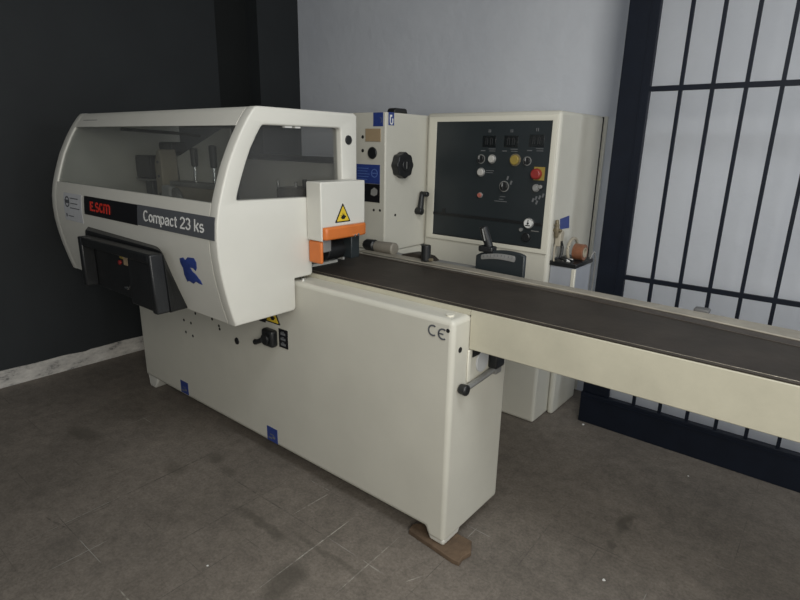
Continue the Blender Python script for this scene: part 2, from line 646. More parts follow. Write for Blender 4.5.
GLYPH = {   # width, strokes; baseline 0, capital height 1
    'C': (0.66, [arc2(0.34, 0.5, 0.27, 0.44, 48, 312, 18)]),
    'o': (0.56, [arc2(0.28, 0.36, 0.20, 0.30, 0, 360, 20)]),
    'm': (0.86, [[(0.09, 0.0), (0.09, 0.70)], arc2(0.265, 0.46, 0.175, 0.20, 180, 0, 10) + [(0.44, 0.0)], arc2(0.615, 0.46, 0.175, 0.20, 180, 0, 10) + [(0.79, 0.0)]]),
    'p': (0.57, [[(0.09, -0.26), (0.09, 0.70)], arc2(0.285, 0.36, 0.19, 0.30, 180, -180, 18)]),
    'a': (0.55, [arc2(0.25, 0.47, 0.17, 0.19, 165, 0, 10) + [(0.42, 0.12), (0.49, 0.05)], [(0.42, 0.42), (0.22, 0.37)] + arc2(0.21, 0.20, 0.14, 0.15, 110, 270, 8) + [(0.34, 0.09), (0.42, 0.20)]]),
    'c': (0.52, [arc2(0.28, 0.36, 0.20, 0.30, 45, 315, 14)]),
    't': (0.34, [[(0.15, 0.90), (0.15, 0.14), (0.20, 0.06), (0.30, 0.06)], [(0.03, 0.66), (0.30, 0.66)]]),
    '2': (0.60, [arc2(0.29, 0.70, 0.21, 0.24, 170, -25, 12) + [(0.12, 0.17), (0.09, 0.06), (0.53, 0.06)]]),
    '3': (0.60, [arc2(0.27, 0.72, 0.19, 0.22, 160, -90, 12), arc2(0.28, 0.28, 0.22, 0.23, 90, -165, 14)]),
    'k': (0.54, [[(0.09, 0.0), (0.09, 1.0)], [(0.47, 0.70), (0.12, 0.30)], [(0.24, 0.42), (0.49, 0.0)]]),
    's': (0.52, [arc2(0.26, 0.50, 0.17, 0.16, 35, 235, 8) + arc2(0.26, 0.21, 0.18, 0.16, 60, -150, 10)]),
    ' ': (0.30, []),
}


def lettering(txt, u0, u1, v0, h, wd, th, fn):
    tot = sum(GLYPH[c][0] for c in txt)
    k = (u1 - u0) / tot
    x = u0
    lines = []
    for c in txt:
        for st_ in GLYPH[c][1]:
            lines.append([(x + p[0] * k, v0 + p[1] * h) for p in st_])
        x += GLYPH[c][0] * k
    return ribbons(fn, lines, wd, th)


def thing(name, loc, label, cat, group=None):
    o = bpy.data.objects.new(name, None)
    COL.objects.link(o)
    o.location = loc
    o.empty_display_size = 0.1
    o['label'] = label
    o['category'] = cat
    if group:
        o['group'] = group
    return o


def tag(o, label, cat, group=None):
    o['label'] = label
    o['category'] = cat
    if group:
        o['group'] = group
    return o


def struct(name, bm, ma, bevel=0.0):
    o = obj(name, bm, ma, None, bevel)
    o['kind'] = 'structure'
    return o


def curve_mesh(cu):
    o = bpy.data.objects.new('tmp', cu)
    COL.objects.link(o)
    dg = bpy.context.evaluated_depsgraph_get()
    dg.update()
    me = bpy.data.meshes.new_from_object(o.evaluated_get(dg))
    bpy.data.objects.remove(o)
    bpy.data.curves.remove(cu)
    return me


def plate_mesh(loops, half, bev, fn):
    """flat plate with holes from 2-D loops; fn maps (u, v, t) to world"""
    cu = bpy.data.curves.new('plate', 'CURVE')
    cu.dimensions = '2D'
    cu.fill_mode = 'BOTH'
    for lp in loops:
        s = cu.splines.new('POLY')
        s.points.add(len(lp) - 1)
        for i, p in enumerate(lp):
            s.points[i].co = (p[0], p[1], 0, 1)
        s.use_cyclic_u = True
    cu.extrude = half - bev
    cu.bevel_depth = bev
    cu.bevel_resolution = 2
    cu.offset = -bev
    me = curve_mesh(cu)
    for v in me.vertices:
        v.co = Vector(fn(*v.co))
    bm = bmesh.new()
    bm.from_mesh(me)
    bmesh.ops.remove_doubles(bm, verts=bm.verts, dist=1e-5)
    return bm


def text_mesh(txt, u0, u1, v0, v1, th, fn, shear=0.0, bold=0.0):
    cu = bpy.data.curves.new('text', 'FONT')
    cu.body = txt
    cu.size = 1.0
    cu.extrude = 0.5
    cu.offset = bold
    cu.resolution_u = 3
    me = curve_mesh(cu)
    xs = [v.co.x for v in me.vertices]
    ys = [v.co.y for v in me.vertices]
    a, b, c, d = min(xs), max(xs), min(ys), max(ys)
    for v in me.vertices:
        u = u0 + (v.co.x - a) / (b - a) * (u1 - u0)
        q = v0 + (v.co.y - c) / (d - c) * (v1 - v0)
        v.co = Vector(fn(u, q, v.co.z * th))
    return me


def rounded(pts, r, n=4):
    out = []
    N_ = len(pts)
    for i, p in enumerate(pts):
        p = Vector(p)
        rr = r[i] if isinstance(r, (list, tuple)) else r
        if rr <= 0:
            out.append(tuple(p))
            continue
        a = Vector(pts[i - 1]) - p
        b = Vector(pts[(i + 1) % N_]) - p
        a = p + a.normalized() * min(rr, a.length * 0.49)
        b = p + b.normalized() * min(rr, b.length * 0.49)
        for k in range(n + 1):
            t = k / n
            out.append(tuple(a * (1 - t) ** 2 + p * 2 * t * (1 - t) + b * t * t))
    return out


# ================================================================== SETTING
b = new(); box(b, -2.9, 4.6, -3.6, 1.9, -0.1, 0.0); struct('floor', b, FLOORM)
b = new(); box(b, -2.9, 4.6, -3.6, 1.9, 3.0, 3.1); struct('ceiling', b, CEIL)
b = new(); box(b, -2.75, 4.6, 1.672, 1.9, 0.0, 3.0); struct('wall_back', b, WALLW)
b = new()
box(b, -2.9, -2.75, -3.6, 1.02, 0.0, 3.0)
box(b, -2.9, -2.635, 1.29, 1.672, 0.0, 3.0)
struct('wall_left', b, WALLD)
b = new(); box(b, -2.9, -2.765, 1.02, 1.29, 0.0, 3.0); struct('trim_1', b, WALLDD)
# unpainted strip along the foot of the left wall, with an uneven upper edge
pts = [(1.0, 0.0)]
y = 1.0
while y > -3.4:
    h = 0.1 + random.uniform(-0.004, 0.006)
    if random.random() < 0.16:
        h -= random.uniform(0.002, 0.010)
    pts.append((y, h))
    y -= random.uniform(0.03, 0.11)
pts.append((-3.4, 0.1)); pts.append((-3.4, 0.0))
b = new(); prism(b, pts[::-1], 'x', -2.75, -2.744); struct('baseboard_left', b, STRIPM)

# ================================================================== PLANING MACHINE
HX = -0.76            # outer face of the hood's near end
FX = -2.22            # outer face of its far end
PROF = [(-0.293, 0.763), (-0.311, 0.83), (-0.327, 0.90), (-0.338, 0.963), (-0.345, 1.03), (-0.346, 1.09), (-0.341, 1.15),
        (-0.328, 1.21), (-0.308, 1.27), (-0.282, 1.341), (-0.240, 1.424), (-0.200, 1.488), (-0.167, 1.530)]


def yf(z):
    if z <= PROF[0][1]:
        return PROF[0][0]
    for (ya, za), (yb, zb) in zip(PROF, PROF[1:]):
        if z <= zb:
            t = (z - za) / (zb - za)
            return ya + (yb - ya) * t
    return PROF[-1][0]


def prof(z0, z1, n=10, off=0.0):
    return [(yf(z0 + (z1 - z0) * i / n) + off, z0 + (z1 - z0) * i / n) for i in range(n + 1)]


MACH = thing('planing_machine', (-1.0, 0.3, 0.0),
             'long cream four-sided planing machine with glazed hood and dark feed table', 'machine')

# ---- base housing
b = new()
prism(b, [(-2.165, 0.068), (-0.086, 0.068), (-0.074, 0.034), (0.0, 0.034), (0.0, 0.88), (-2.165, 0.88)], 'y', 0.0, 0.385)
base = obj('base_housing', b, CREAM, MACH, bevel=0.017, seg=4)
b = new()
hexa(b, [(-0.066, 0.006, 0.0205), (-0.003, 0.006, 0.0205), (-0.003, 0.105, 0.0205), (-0.066, 0.105, 0.0205),
         (-0.076, 0.003, 0.050), (-0.001, 0.003, 0.050), (-0.001, 0.118, 0.050), (-0.076, 0.118, 0.050)])
obj('foot', b, HOODW, base, bevel=0.008)
b = new()
hexa(b, [(-2.14, 0.004, 0.0), (-2.08, 0.004, 0.0), (-2.08, 0.11, 0.0), (-2.14, 0.11, 0.0),
         (-2.155, 0.003, 0.085), (-2.02, 0.003, 0.085), (-2.02, 0.13, 0.085), (-2.155, 0.13, 0.085)])
obj('foot', b, HOODW, base, bevel=0.01)
b = new(); cyl(b, (-0.16, 0.30, 0.0), (-0.16, 0.30, 0.08), 0.03); obj('foot', b, GREYM, base)
b = new()
for hx, hz in ((-1.668, 0.519), (-1.601, 0.517), (-1.659, 0.455), (-1.593, 0.449), (-1.40, 0.583), (-1.345, 0.560), (-1.34, 0.545), (-1.55, 0.58)):
    cyl(b, (hx, -0.001, hz), (hx, 0.01, hz), 0.0075, seg=12)
pieces('screw_hole', b, DARKH, base)
b = new(); cyl(b, (-1.202, -0.004, 0.518), (-1.202, 0.01, 0.518), 0.017, seg=20)
obj('rubber_plug', b, BLACK, base, bevel=0.003)
b = new(); cyl(b, (-0.021, -0.001, 0.845), (-0.021, 0.008, 0.845), 0.007, seg=12); cyl(b, (-0.002, 0.045, 0.772), (0.0015, 0.045, 0.772), 0.010, seg=14)
pieces('screw_hole', b, DARKH, base)
b = new(); cyl(b, (-0.766, 0.039, 0.879), (-0.766, 0.039, 0.889), 0.013, seg=16); obj('bolt_head', b, CHROME, base)
b = new(); cyl(b, (-0.045, 0.045, 0.879), (-0.045, 0.045, 0.886), 0.014, seg=16); obj('bolt_head', b, EDGEW, base)
# blue safety stickers near the floor, each with pale printing
for sx0, sx1, sz0, sz1 in ((-1.765, -1.69, 0.082, 0.153), (-1.005, -0.93, 0.078, 0.15)):
    b = new(); box(b, sx0, sx1, -0.0015, 0.001, sz0, sz1); s = obj('blue_sticker', b, BLUE, base)
    b = new()
    box(b, sx0 + 0.012, sx0 + 0.035, -0.0022, -0.001, sz0 + 0.012, sz0 + 0.02)
    box(b, sx0 + 0.040, sx0 + 0.058, -0.0022, -0.001, sz0 + 0.018, sz0 + 0.03)
    box(b, sx0 + 0.022, sx0 + 0.05, -0.0022, -0.001, sz0 + 0.034, sz0 + 0.038)
    obj('sticker_print', b, DIM, s)
# CE mark
b = new()
ring(b, (-0.080, -0.002, 0.833), (0, 1, 0), 0.020, 0.0145, 0.002, 16, PI * 0.32, PI * 1.68)
ring(b, (-0.040, -0.002, 0.829), (0, 1, 0), 0.020, 0.0145, 0.002, 16, PI * 0.32, PI * 1.68)
box(b, -0.057, -0.038, -0.002, 0.0, 0.8265, 0.8315)
obj('ce_mark', b, GREYPL, base)
# main rotary switch with its lever and plate
b = new(); box(b, -0.968, -0.893, -0.036, 0.001, 0.567, 0.645); sw = obj('rotary_switch', b, BLACKM, base, bevel=0.012, seg=3)
b = new(); tube(b, [(-0.945, -0.044, 0.60), (-0.975, -0.046, 0.585), (-0.995, -0.046, 0.578)], [0.012, 0.011, 0.013]); obj('switch_lever', b, BLACK, sw)
b = new(); cyl(b, (-0.932, -0.036, 0.604), (-0.932, -0.048, 0.604), 0.024); obj('switch_dial', b, BLACK, sw, bevel=0.003)
b = new(); box(b, -0.885, -0.828, -0.003, 0.001, 0.572, 0.655); pl = obj('switch_label', b, BLACKPL, base)
b = new()
for i in range(3):
    box(b, -0.872, -0.842, -0.0042, -0.003, 0.582 + i * 0.024, 0.592 + i * 0.024)
    box(b, -0.866, -0.850, -0.0042, -0.003, 0.594 + i * 0.024, 0.597 + i * 0.024)
obj('label_print', b, DIM, pl)


def warning(parent, fn, u, v, s, mid=0.0):
    """yellow triangle with black border and a struck hand; fn maps (u, v, t)"""
    tri = lambda k, o=0.0: rounded([(u - s * k, v - 0.5 * s * k + o), (u + s * k, v - 0.5 * s * k + o), (u, v + 1.25 * s * k + o)], s * 0.12)
    o1 = obj('warning_triangle', plate_mesh([tri(1.0)], 0.0012, 0.0002, fn), BLACKPL, parent)
    obj('yellow_field', plate_mesh([tri(0.80)], 0.0018, 0.0002, fn), YELLOW, o1)
    hand = [(-0.34, -0.1), (-0.1, -0.28), (0.16, -0.28), (0.3, -0.12), (0.42, 0.0), (0.2, 0.02), (0.12, 0.26), (0.02, 0.06), (-0.04, 0.3),
            (-0.1, 0.04), (-0.36, 0.1), (-0.14, -0.06)]
    obj('hand_symbol', plate_mesh([[(u + p[0] * s, v + 0.05 * s + p[1] * s) for p in hand]], 0.0024, 0.0002, fn), BLACKPL, o1)


warning(base, lambda p, q, t: (p, -0.001 - t, q), -0.925, 0.695, 0.052)
b = new(); box(b, -1.02, -0.975, -0.0025, 0.001, 0.66, 0.69); obj('warning_label', b, BLACKPL, base)

# crank lever and locking block on the end face
b = new(); tube(b, [(0.010, 0.295, 0.642), (0.014, 0.20, 0.635), (0.012, 0.07, 0.625)], [0.013, 0.011, 0.010], 12)
crank = obj('crank_arm', b, SILVER, base)
b = new(); cyl(b, (0.002, 0.052, 0.632), (0.034, 0.052, 0.632), 0.017, 0.020, 20); obj('crank_knob', b, BLACK, crank, bevel=0.006)
b = new(); box(b, -0.002, 0.035, 0.238, 0.300, 0.648, 0.735); obj('locking_block', b, BLACKM, base, bevel=0.006)
b = new(); box(b, -0.002, 0.018, 0.270, 0.315, 0.612, 0.650); obj('crank_pivot', b, SILVER, base, bevel=0.006)
b = new(); cyl(b, (-0.001, 0.19, 0.69), (0.006, 0.19, 0.69), 0.04, seg=28); obj('cover_disc', b, SIDEG, base, bevel=0.002)
b = new(); box(b, -0.0005, 0.004, 0.125, 0.30, 0.722, 0.756); obj('slot_opening', b, DARKH, base)
b = new(); box(b, -0.001, 0.006, 0.092, 0.112, 0.64, 0.757); obj('side_lip', b, EDGEW, base, bevel=0.004)

# ---- rear body behind the table (carries the spindle column)
b = new(); box(b, -2.12, -0.951, 0.395, 1.095, 0.03, 0.87); obj('rear_body', b, CREAM, MACH, bevel=0.01)

# ---- feed table: painted beam, dark steel top, polished edge, beige fence rail
b = new(); box(b, 0.001, 2.75, 0.097, 0.50, 0.760, 0.8985); beam = obj('table_beam', b, CREAM_Y, MACH, bevel=0.003)
b = new(); box(b, -0.90, 0.0005, 0.097, 0.385, 0.8805, 0.8985); obj('table_support', b, CREAM_Y, MACH)
b = new(); box(b, 2.55, 2.68, 0.15, 0.45, 0.0, 0.757); obj('leg', b, CREAM, beam, bevel=0.01)
b = new(); box(b, -2.05, 2.75, 0.099, 0.512, 0.899, 0.9055); top = obj('table_top', b, STEEL, MACH, bevel=0.002)
b = new(); box(b, -0.90, 2.75, 0.108, 0.1115, 0.905, 0.9062); obj('polished_edge', b, EDGES, top, bevel=0.001)
b = new(); prism(b, [(-0.90, 0.50), (0.09, 0.475), (0.61, 0.425), (1.3, 0.34), (2.75, 0.32), (2.75, 0.379), (1.3, 0.399), (0.87, 0.447), (0.61, 0.481), (0.39, 0.499), (0.09, 0.5115), (-0.90, 0.5115)], 'z', 0.9050, 0.9080); obj('guide_strip', b, STRIPB, top, bevel=0.001)
b = new()
prism(b, [(-0.93, 0.545), (-0.29, 0.540), (0.09, 0.524), (0.39, 0.500), (0.61, 0.482), (0.87, 0.448), (1.3, 0.40), (2.75, 0.38), (2.75, 0.53), (0.87, 0.545), (0.47, 0.562), (-0.28, 0.600), (-0.93, 0.605)], 'z', 0.9057, 0.9125)
box(b, -0.93, 2.75, 0.5125, 0.54, 0.80, 0.9056)
obj('fence_rail', b, RAIL, MACH, bevel=0.003)

# ---- things on the fence rail
b = new(); box(b, -0.98, -0.36, 0.60, 0.76, 0.84, 0.885); obj('rear_bracket', b, GREYM, MACH, bevel=0.006)
b = new(); tube(b, [(-0.94, 0.60, 0.936), (-0.925, 0.60, 0.936), (-0.875, 0.60, 0.937), (-0.868, 0.60, 0.937)], [0.020, 0.028, 0.030, 0.022], 20)
ro = obj('pressure_roller', b, BLACK, MACH)
b = new(); cyl(b, (-0.868, 0.60, 0.936), (-0.745, 0.60, 0.936), 0.026, 0.031); obj('roller_sleeve', b, DULLB, ro, bevel=0.006)
b = new(); prism(b, [(-0.72, 0.905), (-0.60, 0.905), (-0.52, 0.905), (-0.55, 0.925), (-0.64, 0.932), (-0.70, 0.918)], 'y', 0.60, 0.66)
obj('clamp_shoe', b, STEEL, MACH, bevel=0.004)
b = new(); cyl(b, (-0.535, 0.567, 0.9126), (-0.535, 0.567, 0.93), 0.010); cyl(b, (-0.535, 0.567, 0.914), (-0.535, 0.567, 0.988), 0.0215, seg=28)
kn = obj('clamp_handle', b, BLACK, MACH, bevel=0.006, seg=3)
b = new(); cyl(b, (-0.515, 0.567, 0.923), (-0.498, 0.567, 0.925), 0.007); obj('clamp_stud', b, BRASS, kn)

# ---- thickness scale console with lever
arc = []
for i in range(11):
    t = i / 10
    arc.append((-0.329 + 0.236 * t, 0.958 + 0.028 * t + 0.022 * math.sin(PI * t) ** 0.7))
b = new(); prism(b, [(-0.093, 0.80), (-0.329, 0.80)] + arc, 'y', 0.655, 0.675)
con = obj('scale_console', b, PANELB, MACH, bevel=0.006)
lo = [(-0.300 + 0.165 * i / 10, 0.943 + 0.010 * i / 10 + 0.008 * math.sin(PI * i / 10)) for i in range(11)]
hi = [(-0.300 + 0.165 * i / 10, 0.964 + 0.016 * i / 10 + 0.008 * math.sin(PI * i / 10)) for i in range(11)][::-1]
obj('arc_scale', plate_mesh([rounded(lo + hi, [0.012] + [0] * 9 + [0.012, 0.012] + [0] * 9 + [0.012])], 0.002, 0.0004, lambda p, q, t: (p, 0.653 - t, q)), SILVER, con)
b = new()
for i in range(9):
    x = -0.285 + 0.017 * i
    box(b, x, x + 0.0012, 0.6492, 0.6508, 0.955 + 0.012 * i / 8 + 0.006 * math.sin(PI * i / 8), 0.964 + 0.013 * i / 8 + 0.006 * math.sin(PI * i / 8))
obj('scale_ticks', b, GREYPL, con)
b = new(); box(b, -0.313, -0.243, 0.645, 0.69, 0.978, 1.004); lv = obj('lever_collar', b, BLACKM, con, bevel=0.006)
b = new(); tube(b, [(-0.268, 0.665, 1.00), (-0.281, 0.658, 1.04), (-0.296, 0.65, 1.088)], [0.017, 0.0195, 0.017], 16)
obj('lever_grip', b, BLACKM, lv, bevel=0.003)
b = new(); tube(b, [(-0.276, 0.637, 1.03), (-0.289, 0.632, 1.08)], [0.003, 0.003], 6); obj('grip_groove', b, GREYM, lv)

# ---- spindle column behind the hood
b = new(); box(b, -1.215, -0.95, 0.76, 1.135, 0.871, 1.574); colm = obj('spindle_column', b, CREAM, MACH, bevel=0.007, seg=3)
b = new(); box(b, -1.21, -0.956, 0.7585, 0.762, 0.90, 1.568); fp = obj('front_plate', b, CREAM, colm)
b = new()
lobes = [(0.871 + (0.064 + 0.003 * math.cos(8 * a)) * math.cos(a), 1.317 + (0.064 + 0.003 * math.cos(8 * a)) * math.sin(a)) for a in [2 * PI * k / 64 for k in range(64)]]
prism(b, lobes, 'x', -0.951, -0.905)
hwh = obj('hand_wheel', b, BLACKM, colm, bevel=0.005, seg=3)
b = new(); cyl(b, (-0.906, 0.871, 1.317), (-0.899, 0.871, 1.317), 0.030); obj('wheel_hub', b, BLACK, hwh, bevel=0.004)
b = new(); box(b, -0.8995, -0.898, 0.868, 0.873, 1.30, 1.335); obj('wheel_mark', b, SILVER, hwh)
b = new(); tube(b, [(-0.930, 1.050, 1.16), (-0.925, 1.030, 1.065)], [0.013, 0.019], 14); cyl(b, (-0.951, 1.030, 1.068), (-0.910, 1.030, 1.068), 0.020)
cr = obj('crank_handle', b, BLACK, colm, bevel=0.004)
b = new(); cyl(b, (-0.945, 1.058, 1.160), (-0.895, 1.058, 1.160), 0.014); obj('handle_knob', b, BLACK, cr, bevel=0.004)
b = new(); prism(b, [(0.835, 1.575), (0.945, 1.575), (0.938, 1.590), (0.93, 1.598), (0.85, 1.598), (0.842, 1.590)], 'x', -1.01, -0.958)
obj('top_cap', b, BLACK, colm, bevel=0.005)
b = new(); box(b, -0.9503, -0.9485, 0.780, 0.823, 1.512, 1.574); lb = obj('logo_sticker', b, BLUE, colm)
b = new()
ring(b, (-0.9486, 0.802, 1.528), (1, 0, 0), 0.013, 0.006, 0.001, 12, PI, 2 * PI)
box(b, -0.9486, -0.9476, 0.789, 0.796, 1.527, 1.562); box(b, -0.9486, -0.9476, 0.808, 0.815, 1.527, 1.545); box(b, -0.9486, -0.9476, 0.796, 0.806, 1.552, 1.562)
obj('logo_print', b, WHITE, lb)
b = new(); box(b, -1.030, -0.966, 0.7565, 0.759, 1.506, 1.572); lb = obj('instruction_sticker', b, BLUE, colm)
b = new(); ring(b, (-0.985, 0.756, 1.535), (0, 1, 0), 0.014, 0.011, 0.001, 12, -1.2, 1.6); obj('sticker_print', b, DIM, lb)
b = new(); box(b, -1.083, -0.980, 0.755, 0.759, 1.432, 1.495); obj('rating_plate', b, TAN, colm, bevel=0.001, label='tan rating plate')
b = new(); cyl(b, (-1.034, 0.750, 1.376), (-1.034, 0.76, 1.376), 0.030, seg=28); obj('round_plug', b, BLACK, colm, bevel=0.004)
b = new()
for px, pz, r in ((-1.104, 1.454, 0.009), (-1.104, 1.386, 0.009), (-1.025, 1.086, 0.007), (-0.982, 1.088, 0.007)):
    cyl(b, (px, 0.7575, pz), (px, 0.765, pz), r, seg=12)
cyl(b, (-0.955, 0.844, 1.06), (-0.9485, 0.844, 1.06), 0.007, seg=12)
pieces('screw_hole', b, DARKH, colm)
b = new(); box(b, -1.16, -0.984, 0.7560, 0.759, 1.222, 1.318); sf = obj('safety_sticker', b, BLUE, colm)
b = new()
for i in range(5):
    box(b, -1.14, -1.07 + 0.008 * (i % 3), 0.7550, 0.7562, 1.24 + i * 0.014, 1.243 + i * 0.014)
ring(b, (-1.02, 0.755, 1.275), (0, 1, 0), 0.022, 0.018, 0.001, 16); box(b, -1.035, -1.005, 0.755, 0.756, 1.273, 1.277)
obj('sticker_print', b, mat('pale_blue_print', (0.10, 0.17, 0.42), 0.5), sf)
b = new(); box(b, -1.16, -0.984, 0.7560, 0.759, 1.127, 1.2205); sf = obj('photo_sticker', b, BLACKPL, colm)
b = new(); prism(b, [(-1.045, 1.165), (-1.02, 1.158), (-1.0, 1.168), (-0.998, 1.192), (-1.02, 1.203), (-1.042, 1.19)], 'y', 0.755, 0.7562)
obj('sticker_print', b, GREYM, sf)

# ---- hood -----------------------------------------------------------------
hoodtop_back = 0.348
outer = prof(0.763, 1.526, 26)
outer += [(-0.158, 1.538), (-0.145, 1.541), (hoodtop_back - 0.012, 1.541), (hoodtop_back + 0.006, 1.530), (hoodtop_back + 0.006, 1.075), (0.088, 1.075), (0.088, 0.905), (0.080, 0.895),
          (-0.006, 0.895), (-0.006, 0.775), (-0.018, 0.763)]
win = rounded([(-0.257, 1.219), (0.266, 1.208), (0.259, 1.480), (-0.131, 1.478), (-0.158, 1.440), (-0.185, 1.396), (-0.207, 1.350), (-0.228, 1.300), (-0.245, 1.256)], [0.012, 0.02, 0.014, 0.012, 0, 0, 0, 0, 0], 4)
hood = obj('hood', plate_mesh([outer, win], 0.026, 0.007, lambda p, q, t: (HX - 0.026 + t, p, q)), HOODW, MACH, angle=35)
hood.name = 'hood'
# far end cap, closed
oc = prof(0.763, 1.526, 26) + [(-0.158, 1.538), (-0.145, 1.541), (hoodtop_back, 1.541), (hoodtop_back, 0.915), (0.0, 0.915), (-0.006, 0.763)]
obj('end_cap', plate_mesh([oc], 0.030, 0.007, lambda p, q, t: (FX + 0.030 + t, p, q)), HOODW, hood, angle=35)
# front skin below and above the glazing, and the roof
x0, x1 = FX + 0.058, HX - 0.050
lowp = prof(0.765, 1.212, 18)
b = new(); prism(b, lowp + [(p[0] + 0.016, p[1]) for p in lowp[::-1]], 'x', x0, x1); front = obj('front_panel', b, HOODW, hood, angle=35)
topo = prof(1.474, 1.526, 6) + [(-0.158, 1.537), (-0.145, 1.5398), (hoodtop_back, 1.5398)]
topi = [(hoodtop_back, 1.527), (-0.125, 1.527), (-0.145, 1.520)] + [(p[0] + 0.018, p[1]) for p in prof(1.474, 1.515, 4)[::-1]]
b = new(); prism(b, topo + topi, 'x', x0, x1); obj('roof_panel', b, HOODW, hood, angle=35)
gp = prof(1.205, 1.480, 14, 0.006)
b = new(); prism(b, gp + [(p[0] + 0.005, p[1]) for p in gp[::-1]], 'x', x0, x1); obj('front_window', b, GLASS_F, hood, angle=35)
b = new(); prism(b, rounded([(-0.263, 1.205), (0.275, 1.195), (0.268, 1.492), (-0.135, 1.490), (-0.212, 1.362)], 0.01), 'x', HX - 0.030, HX - 0.025)
obj('side_window', b, GLASS_S, hood)
b = new(); cyl(b, (HX - 0.002, 0.302, 1.434), (HX + 0.004, 0.302, 1.434), 0.019, seg=24); obj('hinge_plug', b, BLACK, hood, bevel=0.002)
b = new(); box(b, HX - 0.028, HX - 0.012, -0.02, 0.015, 1.472, 1.478); box(b, HX - 0.028, HX - 0.012, 0.03, 0.055, 1.472, 1.478); pieces('window_clip', b, WHITE, hood)
# back of the hood: low panel with dark rail
b = new(); box(b, -2.17, -0.82, 0.322, 0.334, 0.915, 1.335); obj('back_panel', b, INNER, hood)
b = new(); box(b, -2.17, -0.82, 0.312, 0.340, 1.335, 1.362); obj('back_rail', b, BLACKM, hood, bevel=0.003)
b = new(); prism(b, [(-1.77, 0.92), (-1.75, 1.18), (-1.775, 1.335), (-1.36, 1.475), (-1.30, 1.475), (-1.30, 0.92)][::-1], 'y', 0.10, 0.108)
obj('spindle_guard_plate', b, HOODW, hood)
b = new(); tube(b, [(-2.12, 0.0, 1.47), (-1.62, 0.05, 1.45), (-1.50, 0.08, 1.44)], 0.008, 8); obj('gas_strut', b, BLACK, hood)
# sticker, brand plate, emblem, all following the curved panel
fsurf = lambda off: (lambda p, q, t: (p, yf(q) - off - t, q))


def curved(u0, u1, z0, z1, off, th=0.0012, n=8):
    a = prof(z0, z1, n, -off)
    c = prof(z0, z1, n, -off - th)[::-1]
    bb = new()
    prism(bb, a + c, 'x', u0, u1)
    return bb


bp_ = obj('brand_plate', curved(-1.83, -1.322, 1.083, 1.166, 0.0005, 0.0015), BLACKPL, hood, label='black brand plate')
obj('brand_lettering', lettering('scm', -1.712, -1.563, 1.104, 0.058, 0.0085, 0.001, fsurf(0.0028)), RED, bp_)
b = new()
for (u0, u1, z0, z1) in ((-1.765, -1.755, 1.104, 1.146), (-1.755, -1.736, 1.104, 1.112), (-1.755, -1.740, 1.121, 1.129), (-1.755, -1.736, 1.138, 1.146), (-1.728, -1.720, 1.104, 1.112)):
    prism(b, prof(z0, z1, 2, -0.002) + prof(z0, z1, 2, -0.0035)[::-1], 'x', u0, u1)
obj('brand_emblem', b, RED, bp_)
mp_ = obj('model_plate', curved(-1.322, HX - 0.012, 1.086, 1.167, 0.0005, 0.0015), GREYPL, hood, label='grey model plate')
for word, u0, u1 in (('Compact', -1.270, -1.0136), ('23', -0.9947, -0.9189), ('ks', -0.900, -0.833)):
    obj('lettering', lettering(word, u0, u1, 1.107, 0.043, 0.0062, 0.001, fsurf(0.0028)), WHITE, mp_)
st = obj('paper_sticker', curved(-2.065, -1.862, 1.035, 1.166, 0.0005), PAPER, hood)
b = new()
for (u0, u1, z) in ((-1.99, -1.90, 1.142), (-1.985, -1.905, 1.118), (-1.99, -1.885, 1.096), (-2.02, -1.96, 1.056)):
    prism(b, prof(z, z + 0.004, 2, -0.0015) + prof(z, z + 0.004, 2, -0.0025)[::-1], 'x', u0, u1)
obj('sticker_print', b, GREYPL, st)
rg = []
for k in range(20):
    a = 2 * PI * k / 20
    rg.append((-2.022 + 0.026 * math.cos(a), 1.125 + 0.026 * math.sin(a)))
ri = [(-2.022 + 0.020 * math.cos(2 * PI * k / 20), 1.125 + 0.020 * math.sin(2 * PI * k / 20)) for k in range(20)]
obj('sticker_ring', plate_mesh([rg, ri], 0.0008, 0.0001, fsurf(0.0025)), GREYPL, st)
b = new()
prism(b, prof(1.118, 1.134, 2, -0.0018) + prof(1.118, 1.134, 2, -0.003)[::-1], 'x', -2.05, -2.0)
prism(b, prof(1.052, 1.068, 2, -0.0018) + prof(1.052, 1.068, 2, -0.003)[::-1], 'x', -2.045, -2.033)
pieces('sticker_symbol', b, GREYPL, st)
em = [(-1.025, 0.989), (-0.999, 0.996), (-0.987, 0.987), (-0.963, 1.002), (-0.922, 1.004), (-0.911, 0.99), (-0.915, 0.967), (-0.925, 0.955), (-0.940, 0.963),
      (-0.962, 0.963), (-0.951, 0.948), (-0.932, 0.940), (-0.920, 0.928), (-0.908, 0.919), (-0.903, 0.904), (-0.924, 0.905), (-0.943, 0.910), (-0.966, 0.897),
      (-0.993, 0.904), (-1.008, 0.898), (-1.018, 0.924), (-1.014, 0.952), (-1.025, 0.97)]
obj('blue_emblem', plate_mesh([em], 0.0010, 0.0001, fsurf(0.002)), BLUE, hood)
b = new(); prism(b, [(-2.11, 1.503), (-1.95, 1.503), (-1.95, 1.507), (-2.11, 1.507)], 'y', yf(1.505) - 0.0012, yf(1.505) + 0.004); obj('roof_mark', b, GREYM, hood)

